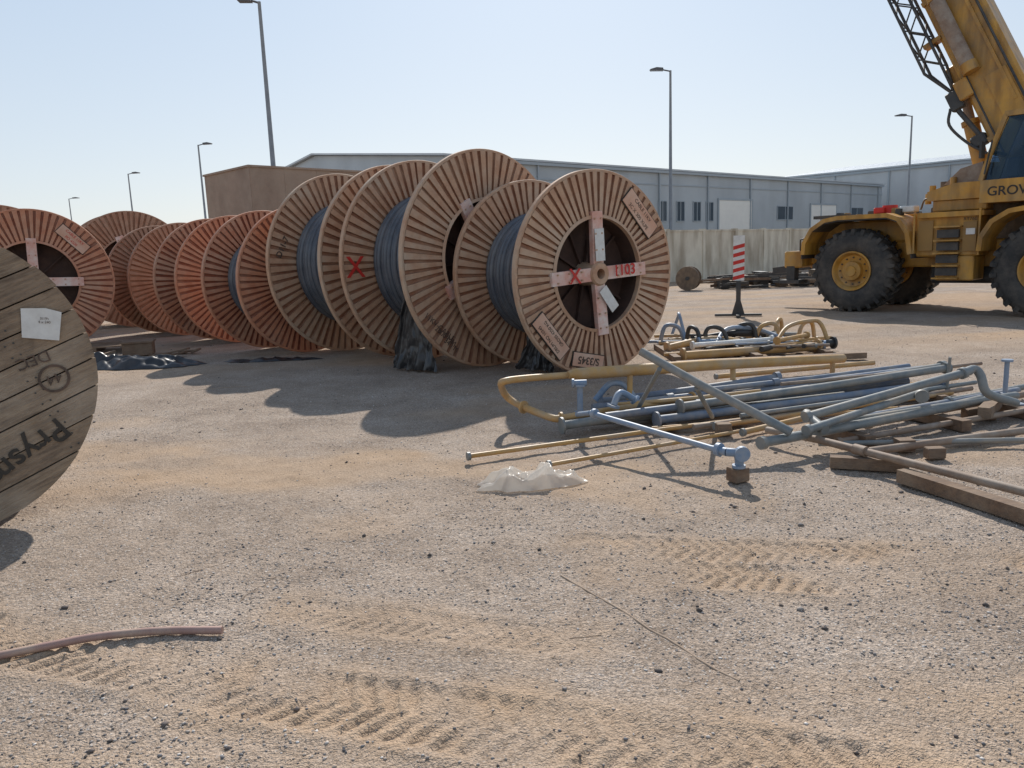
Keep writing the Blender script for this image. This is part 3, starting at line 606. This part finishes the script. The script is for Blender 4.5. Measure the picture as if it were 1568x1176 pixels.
# ------------------------------------------------------------------ striped marker post
ps=empty('striped_marker_post',frame((5.07,17.02,0),(.96,-.29,0),(.29,.96,0)))
mb=MB()
mb.box((-.12,-.02,.78),(.12,.02,1.76),0)
z=.79
while z+.15<1.76:
    mb.add([(-.119,-.023,z),(.119,-.023,z+.06),(.119,-.023,z+.14),(-.119,-.023,z+.08)],[(0,1,2,3)],1); z+=.165
obj('striped_board',mb,[m_white,m_red],ps)
mb=MB();mb.box((-.05,-.04,.05),(.05,.04,.78),0);mb.prism([(-.14,.03),(.14,.03),(.05,.35),(-.05,.35)],-.03,.03,0);mb.beam((-.5,0,.03),(.5,0,.03),.08,.05);mb.beam((0,-.4,.03),(0,.4,.03),.08,.05)
obj('stand',mb,[m_dark],ps)
# ------------------------------------------------------------------ mobile crane
dx_,ay_=(.66,-.7513),(.7513,.66)
cr=empty('mobile_crane',frame((7.53,17.0,0),(*dx_,0),(*ay_,0)))
WB=3.6
def tyre(x,y):
    mb=MB();Rt=.92;W=.62
    prof=[(.40,0.10),(.44,.02),(.55,-.01),(.72,0.0),(.82,.03),(.86,.07)]
    prof=prof+[(.86,W-.07),(.82,W-.03),(.72,W),(.55,W+.01),(.44,W-.02),(.40,W-.1)]
    mb.lathe(prof,64,0,True,None,'y')
    nl=26
    for k in range(nl):
        for sd_ in (0,1):
            a=2*math.pi*(k+.5*sd_)/nl; Mk=Matrix.Rotation(a,4,'Y')
            y0,y1=(0.0,W*.52) if sd_==0 else (W*.48,W); sl=.12
            s0=0 if sd_==0 else sl; s1=sl if sd_==0 else 0
            vs=[];w_=.045
            for yy,sh,lo in ((y0,s0,.78 if sd_==0 else .84),(y1,s1,.84 if sd_==0 else .78)):
                tp=Rt-.01
                vs+=[(sh-w_,yy,lo),(sh+w_,yy,lo),(sh+w_*.8,yy+(0.03 if yy==0 else 0),tp),(sh-w_*.8,yy+(0.03 if yy==0 else 0),tp)]
            mb.add(vs,[(0,1,2,3),(4,7,6,5),(0,4,5,1),(1,5,6,2),(2,6,7,3),(3,7,4,0)],0,False,Mk)
    mb.lathe([(.43,.03),(.43,.0),(.40,.0),(.37,.04),(.34,.10),(.24,.13),(.22,.13),(.2,.02),(.12,-.0),(.11,-.03),(0,-.03)],40,1,False,None,'y')
    mb.lathe([(.43,W-.03),(.40,W),(.36,W-.1),(0,W-.12)],40,1,False,None,'y')
    for k in range(12):
        a=k*math.pi/6; mb.tube([(.29*math.cos(a),.09,.29*math.sin(a)),(.29*math.cos(a),.125,.29*math.sin(a))],.018,2,6)
    obj('wheel',mb,[m_tyre,m_yel,m_dark],cr,Matrix.Translation((x,y,Rt-.02)),fix=True)
tyre(0,0);tyre(WB,0);tyre(.0,2.25);tyre(WB,2.25)
mb=MB()
mb.box((-1.35,.75,.95),(5.3,2.1,1.5),0,None,.03)
mb.box((-1.0,.72,1.5),(1.45,2.15,1.98),0,None,.04)
mb.box((-1.62,.05,.98),(-1.18,2.85,1.36),0,None,.03)
mb.box((-1.55,.05,.70),(-1.35,.25,1.02),1);mb.box((-1.7,-.02,.62),(-1.2,.4,.70),1)
mb.box((-1.20,.5,1.05),(-1.0,2.4,1.7),0,None,.03)
fen=[(-1.12,1.28),(-1.10,1.55),(-.92,1.86),(-.62,2.05),(-.3,2.10),(.75,2.10),(1.02,2.0),(1.22,1.70),(1.30,1.25)]
mb.strip(fen,.09,-.12,.78,0)
mb.strip([(x,z-.095) for x,z in fen[:]],.02,-.1,.76,2)
mb.strip([(x,z) for x,z in fen],.09,1.95,2.9,0)
mb.strip([(x+WB,z) for x,z in fen],.09,-.12,.78,0); mb.strip([(x+WB,z) for x,z in fen],.09,1.95,2.9,0)
mb.box((-.6,.78,2.0),(1.5,2.0,2.08),0,None,.01)
mb.box((1.28,.10,1.18),(2.45,.74,2.02),0,None,.03);mb.box((1.32,.0,1.96),(2.55,.80,2.06),0)
mb.box((1.7,.06,.70),(2.4,.70,1.18),0,None,.02)
for z in (.80,1.05,1.30,1.55): mb.box((1.72,-.0,z),(2.12,.09,z+.16),2)  # solid dark boxes stand in for the shaded openings between steps
for z in (.76,1.01,1.26,1.51,1.78): mb.box((1.68,-.08,z-.03),(2.16,.1,z),0)
mb.box((2.18,.055,1.28),(2.42,.085,1.85),3);mb.box((1.34,.06,1.3),(1.62,.09,1.9),3);mb.box((2.24,.03,1.6),(2.40,.053,1.72),4)
mb.tube([(1.3,-.06,1.25),(1.3,-.06,2.05)],.02,0,8);mb.tube([(2.5,-.05,1.2),(2.5,-.05,2.1)],.02,0,8)
mb.tube([(0,.3,.9),(0,2.6,.9)],.14,2,12);mb.tube([(WB,.3,.9),(WB,2.6,.9)],.14,2,12);mb.box((-.3,1.1,.6),(.3,1.7,1.1),2,None,.05);mb.box((3.3,1.1,.6),(3.9,1.7,1.1),2,None,.05)
mb.box((1.3,.9,.6),(2.9,2.0,.97),2,None,.04)
mb.tube([(.55,.55,2.1),(.55,.55,2.28)],.15,5,16);mb.box((.3,.3,2.11),(.52,.5,2.24),5,None,.02);mb.box((.8,.4,2.11),(1.1,.7,2.24),4,None,.02)
for k in range(14): 
    x=random.uniform(-.9,1.4);y=random.uniform(.3,1.9);mb.box((x,y,2.05),(x+random.uniform(.05,.3),y+.2,2.09+random.uniform(.03,.14)),random.choice((2,2,3,0)),None,.01)
mb.box((-.95,.1,2.06),(-.2,.5,2.13),2)
mb.tube([(-1.3,.2,1.36),(-1.3,.2,1.62),(-1.1,.2,1.66)],.02,2,8)
mb.beam((-2.6,1.35,.86),(-1.6,1.35,.98),.16,.16,2)
obj('carrier_body',mb,[m_yel,m_dark,m_dark,m_yeldk,m_white,m_red],cr)
mb=MB()
mb.lathe([(.75,1.5),(.75,2.2),(0.6,2.24)],40,1,False,Matrix.Translation((2.4,1.4,0)))
mb.box((1.35,.7,2.2),(4.9,2.1,2.5),0,None,.03)
mb.prism([(1.4,2.3),(1.75,2.3),(2.55,2.3),(2.55,2.62),(1.9,2.62),(1.4,2.48)],.25,.9,0)
mb.box((1.5,.3,2.08),(2.5,1.0,2.3),0,None,.02)
mb.prism([(1.55,2.5),(2.45,2.5),(2.5,3.0),(2.2,3.02)],.95,1.0,0)
mb.prism([(1.65,2.6),(2.35,2.6),(2.35,3.0),(1.95,2.9)],.4,.95,3)
for k,(x,y,z) in enumerate(((1.45,.4,2.55),(1.6,.55,2.62),(1.85,.35,2.68),(1.75,.8,2.62),(1.3,.6,2.4))): mb.tube([(x,y,z-.15),(x,y,z+.06)],.06,1 if k%2 else 0,10)
mb.prism([(2.4,2.5),(5.2,2.5),(5.2,3.3),(4.0,3.5),(2.9,3.3),(2.4,2.9)],.95,1.02,0); mb.prism([(2.4,2.5),(5.2,2.5),(5.2,3.3),(4.0,3.5),(2.9,3.3),(2.4,2.9)],1.85,1.92,0)
mb.box((4.6,.2,1.9),(5.6,2.3,3.1),0,None,.06)
for k in range(5): 
    x=1.2+k*.27; mb.tube(cat([(x,.5,2.15),(x+.1,.45,2.35),(x+.3,.5,2.3),(x+.45,.6,2.2)],4),.02,1,6)
obj('superstructure',mb,[m_yel,m_grease,m_dark,m_ptan],cr)
mb=MB();y0,y1=-.15,.72
def cx(x): return x-.12
mb.prism([(cx(2.62),2.18),(4.5,2.18),(4.5,2.60),(cx(2.62),2.60)],y0-.02,y1+.02,0)
mb.prism([(cx(2.70),2.60),(4.32,2.60),(4.32,3.72),(cx(3.02),3.72),(cx(2.80),3.1)],y0+.03,y1-.03,1)
for a,b_ in zip([(cx(2.62),2.60),(cx(2.76),3.1),(cx(2.98),3.76),(4.38,3.76)],[(cx(2.76),3.1),(cx(2.98),3.76),(4.38,3.76),(4.38,2.60)]):
    for yy in (y0,y1): mb.beam((a[0],yy,a[1]),(b_[0],yy,b_[1]),.07,.08,0)
for p in ((cx(2.76),3.1),(cx(2.98),3.76),(4.38,3.76)): mb.beam((p[0],y0,p[1]),(p[0],y1,p[1]),.07,.07,0)
mb.beam((3.35,y0,2.6),(3.35,y0,3.76),.05,.06,0);mb.box((cx(2.95),y0-.02,3.76),(4.42,y1+.02,3.82),0)
mb.tube([(2.6,y0-.15,2.7),(2.7,y0-.15,3.3)],.015,2,6);mb.box((2.52,y0-.25,3.0),(2.56,y0-.05,3.3),2)
mb.box((3.35,.1,2.62),(3.85,.55,2.85),2,None,.04);mb.box((3.75,.1,2.85),(3.9,.55,3.45),2,None,.04);mb.box((2.85,.1,2.62),(3.05,.5,3.0),2,None,.03)
mb.tube([(3.0,.3,3.0),(3.15,.3,3.1)],.015,2,6);mb.lathe([(.17,0),(.19,.01),(.17,.02)],20,2,True,frame((3.15,.3,3.1),(.8,0,-.6),(0,1,0),(.6,0,.8)))
obj('operator_cab',mb,[m_yel,m_glass,m_dark],cr)
text('GROVE',.24,m_ink,cr,frame((3.02,y0-.025,2.38),(1,0,0),(0,0,1),(0,-1,0)),.003)
text('RT760',.09,m_ink,cr,frame((2.3,.049,1.9),(1,0,0),(0,0,1),(0,-1,0)),.002)
E=R(64);piv=Vector((3.12,1.42,2.75))
bd=Vector((-math.cos(E),0,math.sin(E)));bu=Vector((math.sin(E),0,math.cos(E)))
Mb=frame(piv,bd,(0,-1,0),bu)
mb=MB()
mb.box((-.5,-.36,-.50),(9.2,.36,.48),0,Mb,.05)
mb.box((9.2,-.29,-.40),(14,.29,.40),0,Mb,.04);mb.box((14,-.24,-.33),(18,.24,.33),0,Mb,.03)
mb.box((9.05,-.40,-.54),(9.25,.40,.52),0,Mb,.02);mb.box((-.2,-.39,-.1),(2.2,.39,.3),0,Mb)
for x in (1.0,4.2,7.4): mb.box((x,-.375,-.52),(x+.09,.375,.50),0,Mb)
mb.box((1.5,.365,.18),(8.8,.40,.24),0,Mb)
mb.tube([(.4,.45,-.35),(8.6,.45,-.35)],.02,2,6,True,Mb);mb.tube([(.4,.43,.36),(9.2,.43,.36)],.025,2,6,True,Mb)
c0=Vector((2.15,1.42,2.45));c1=piv+bd*2.6-bu*.55
mid=c0.lerp(c1,.62)
mb.tube([c0,mid],.15,0,20);mb.tube([mid,c1],.09,3,20);mb.tube([mid-(c1-c0).normalized()*.1,mid],.18,0,20)
mb.box((2.4,-.2,-.72),(2.85,.2,-.48),0,Mb,.03);mb.box((1.9,1.15,2.3),(2.4,1.7,2.6),0,None,.03)
mb.tube([(2.6,.50,-.22),(4.1,.50,-.22)],.14,3,16,True,Mb);mb.tube([(2.4,.50,-.22),(2.6,.50,-.22)],.16,0,16,True,Mb);mb.tube([(4.1,.50,-.22),(4.25,.50,-.22)],.16,0,16,True,Mb)
mb.box((2.0,.36,-.62),(2.4,.5,-.35),0,Mb,.02)
obj('telescopic_boom',mb,[m_yel,m_grease,m_dark,m_ptan,m_white],cr)
mb=MB();zz=-.80;yy=.35
ch=[(zz-.17,yy-.17),(zz-.17,yy+.17),(zz+.17,yy-.17),(zz+.17,yy+.17)]
x0,x1=2.9,13.5
for z,y in ch:
    mb.tube([(x0-.7,yy,zz+.12),(x0,y,z),(x1,y,z)],.030,0,8,True,Mb)
nb=30
for k in range(nb):
    a=x0+(x1-x0)*k/nb;b_=x0+(x1-x0)*(k+1)/nb
    for (i,j) in ((0,1),(2,3),(0,2),(1,3)):
        p,q_=(ch[i],ch[j]) if k%2 else (ch[j],ch[i])
        mb.tube([(a,p[1],p[0]),(b_,q_[1],q_[0])],.016,0,6,False,Mb)
mb.box((1.9,yy-.08,zz-.05),(2.3,yy+.08,zz+.2),0,Mb,.02);mb.tube([(2.1,yy,zz),(1.2,yy,zz+.2)],.05,0,10,True,Mb)
for x in (3.4,5.2,8.0): mb.box((x,yy-.2,-.82),(x+.08,yy+.05,-.46),1,Mb)
mb.tube(cat([(2.0,.4,-.85),(1.7,.4,-1.0),(1.2,.4,-.85),(.8,.4,-.62)],5),.03,0,6,True,Mb)
mb.box((1.0,.2,-.80),(1.25,.4,-.52),0,Mb,.03)
obj('lattice_jib',mb,[m_dark,m_yel],cr)
# ------------------------------------------------------------------ street lamps
def lamp(x,y,h,head,base=.14):
    e=empty('street_lamp',Matrix.Translation((x,y,0)))
    mb=MB();mb.tube([(0,0,0),(0,0,.02),(0,0,h)],[base+.1,base,.07],0,14);mb.box((-.25,-.25,0),(.25,.25,.06))
    obj('pole',mb,[m_pole],e)
    mb=MB();s=head
    mb.tube([(0,0,h-.05),(s*.5,0,h+.06),(s*.9,0,h+.1)],.045,0,8)
    mb.prism([(s*.45,h+.0),(s*1.25,h+.02),(s*1.3,h+.10),(s*.9,h+.2),(s*.5,h+.16)] if s>0 else [(s*.5,h+.16),(s*.9,h+.2),(s*1.3,h+.10),(s*1.25,h+.02),(s*.45,h+.0)],-.18,.18,0)
    obj('lamp_head',mb,[m_lamp],e)
lamp(-10.2,35.2,12.5,-.7);lamp(-28.6,75,12.5,1);lamp(-45.4,96,12.5,1.1);lamp(-70,127,12.5,1.3);lamp(10.75,51.2,12.5,-1.0);lamp(37.6,73.4,12.5,-1.2)
# ------------------------------------------------------------------ brown block building
e=empty('brown_block_building',frame((-7.7,24.0,0),(.717,.697,0),(-.697,.717,0)))
mb=MB();mb.box((0,0,0),(4.6,3.2,4.4));mb.box((-.04,-.04,4.4),(4.64,3.24,4.46),1)
for z in (1.4,2.9): mb.box((-.01,-.01,z),(4.61,3.21,z+.04),1)
for k in range(4): mb.box((.02+k*1.14,-.008,0),(.06+k*1.14,0.0,4.4),1)
obj('walls',mb,[m_brick,m_brick],e)
# ------------------------------------------------------------------ warehouses
wx=Vector((.75,.6614,0));wy=Vector((-.6614,.75,0))
wh=empty('metal_warehouse',frame((-3.3,44.7,0),wx,wy))
Lw=57
Mx=Matrix(((0,1,0,0),(1,0,0,0),(0,0,1,0),(0,0,0,1)))
mb=MB();mb.prism([(0,0),(0,7),(15,8.7),(30,7),(30,0)],0,Lw,0,Mx)
obj('walls',mb,[m_clad],wh)
mb=MB()
mb.prism([(-.25,7.0),(15,8.74),(15,8.86),(-.25,7.12)],-.3,Lw+.2,0,Mx);mb.prism([(15,8.74),(30.25,7.0),(30.25,7.12),(15,8.86)],-.3,Lw+.2,0,Mx)
obj('roof',mb,[m_roof],wh)
mb=MB();mb.box((-.1,-.22,6.8),(Lw,-.02,6.98))
mb.box((0,-.05,5.95),(Lw,-.01,6.03))
for k in range(10): mb.box((1+k*6.1,-.13,0),(1.11+k*6.1,-.02,6.8))
obj('gutters_and_downpipes',mb,[m_trim],wh)
mb=MB()
for a,b_,z in ((27.0,31.8,5.0),(41.9,46.8,4.8),(12,15.5,4.5)):
    mb.box((a,-.06,0),(b_,-.015,z),0)
    for q in range(int(z/.35)): mb.box((a+.02,-.075,q*.35),(b_-.02,-.06,q*.35+.32),0)
    mb.box((a-.15,-.1,0),(a-.002,-.012,z+.15),1);mb.box((b_+.002,-.1,0),(b_+.15,-.012,z+.15),1);mb.box((a,-.1,z+.002),(b_,-.012,z+.15),1)
obj('roller_doors',mb,[m_door,m_trim],wh)
mb=MB()
for a,w_,z0,z1 in ((19.3,.9,3.4,4.8),(21.5,.9,3.4,4.8),(23.6,.9,3.4,4.8),(25.3,.9,3.4,4.8),(36.0,2.6,3.5,4.6),(50,2.6,3.5,4.6),(8,1,3.4,4.8),(10,1,3.4,4.8)):
    mb.box((a,-.03,z0),(a+w_,-.014,z1),0)
    mb.box((a-.06,-.07,z0-.06),(a,-.013,z1+.06),1);mb.box((a+w_,-.07,z0-.06),(a+w_+.06,-.013,z1+.06),1);mb.box((a,-.07,z1),(a+w_,-.013,z1+.06),1);mb.box((a,-.07,z0-.06),(a+w_,-.013,z0),1)
    mb.box((a+w_/2-.03,-.06,z0),(a+w_/2+.03,-.031,z1),1)
obj('windows',mb,[m_win,m_trim],wh)
w2x=Vector((.676,-.737,0));w2y=Vector((.737,.676,0))
w2=empty('metal_warehouse',frame((33,95.5,0),w2x,w2y))
mb=MB();mb.prism([(0,0),(0,9),(20,11.2),(40,9),(40,0)],0,46,0,Mx);obj('walls',mb,[m_clad2],w2)
mb=MB();mb.prism([(-.3,9.0),(20,11.24),(20,11.4),(-.3,9.16)],-.3,46.3,0,Mx);mb.prism([(20,11.24),(40.3,9.0),(40.3,9.16),(20,11.4)],-.3,46.3,0,Mx);obj('roof',mb,[m_roof],w2)
mb=MB()
mb.box((0,-.2,8.7),(46,-.02,8.97))
for k in range(8): mb.box((1+k*6,-.14,0),(1.15+k*6,-.02,8.7))
obj('gutters_and_downpipes',mb,[m_trim],w2)
# ------------------------------------------------------------------ boundary wall
bw=empty('boundary_wall',frame((2.8,29.7,0),(.702,.712,0),(-.712,.702,0)))
mb=MB();
for k in range(24):
    x=k*3.0;mb.box((x+.12,0,0),(x+2.88,.15,2.18));mb.box((x+.10,-.03,2.18),(x+2.90,.18,2.26),0);mb.box((x-.12,-.05,0),(x+.10,.2,2.3),0)
obj('panels_and_posts',mb,[m_cream],bw)
# ------------------------------------------------------------------ junk by the wall
rl=empty('small_cable_reel',frame((6.35,27.4,.42),(.9,-.4,0),(0,0,1),(-.4,-.9,0)))
mb=MB()
for z in (0,-.45): mb.lathe([(0,z+.03),(.42,z+.03),(.42,z-.03),(0,z-.03)],32,0,False); 
mb.lathe([(.24,-.42),(.24,-.03)],24,1,True);mb.lathe([(.07,.03),(.07,.08),(0,.08)],16,1,False);obj('reel',mb,[m_grease,m_dark],rl,fix=False)
jk=empty('scrap_steel_heap')
mb=MB()
for k in range(70):
    x=random.uniform(7.2,13.5);y=27.4+(x-7)*.10+random.uniform(-.5,1.2);z=random.uniform(.06,.45);a=random.uniform(-.5,.5);l=random.uniform(.2,1.0)
    mb.beam((x-l*math.cos(a),y-l*math.sin(a),z),(x+l*math.cos(a),y+l*math.sin(a),z+random.uniform(-.06,.1)),random.uniform(.04,.12),random.uniform(.04,.14),random.choice((0,0,1,2)))
for k in range(9):
    x=7.6+k*.7;mb.box((x,27.6,0),(x+.3,28.6,.35+.1*(k%3)),k%2)
obj('scrap',mb,[m_dark,m_grease,m_wooddk],jk)
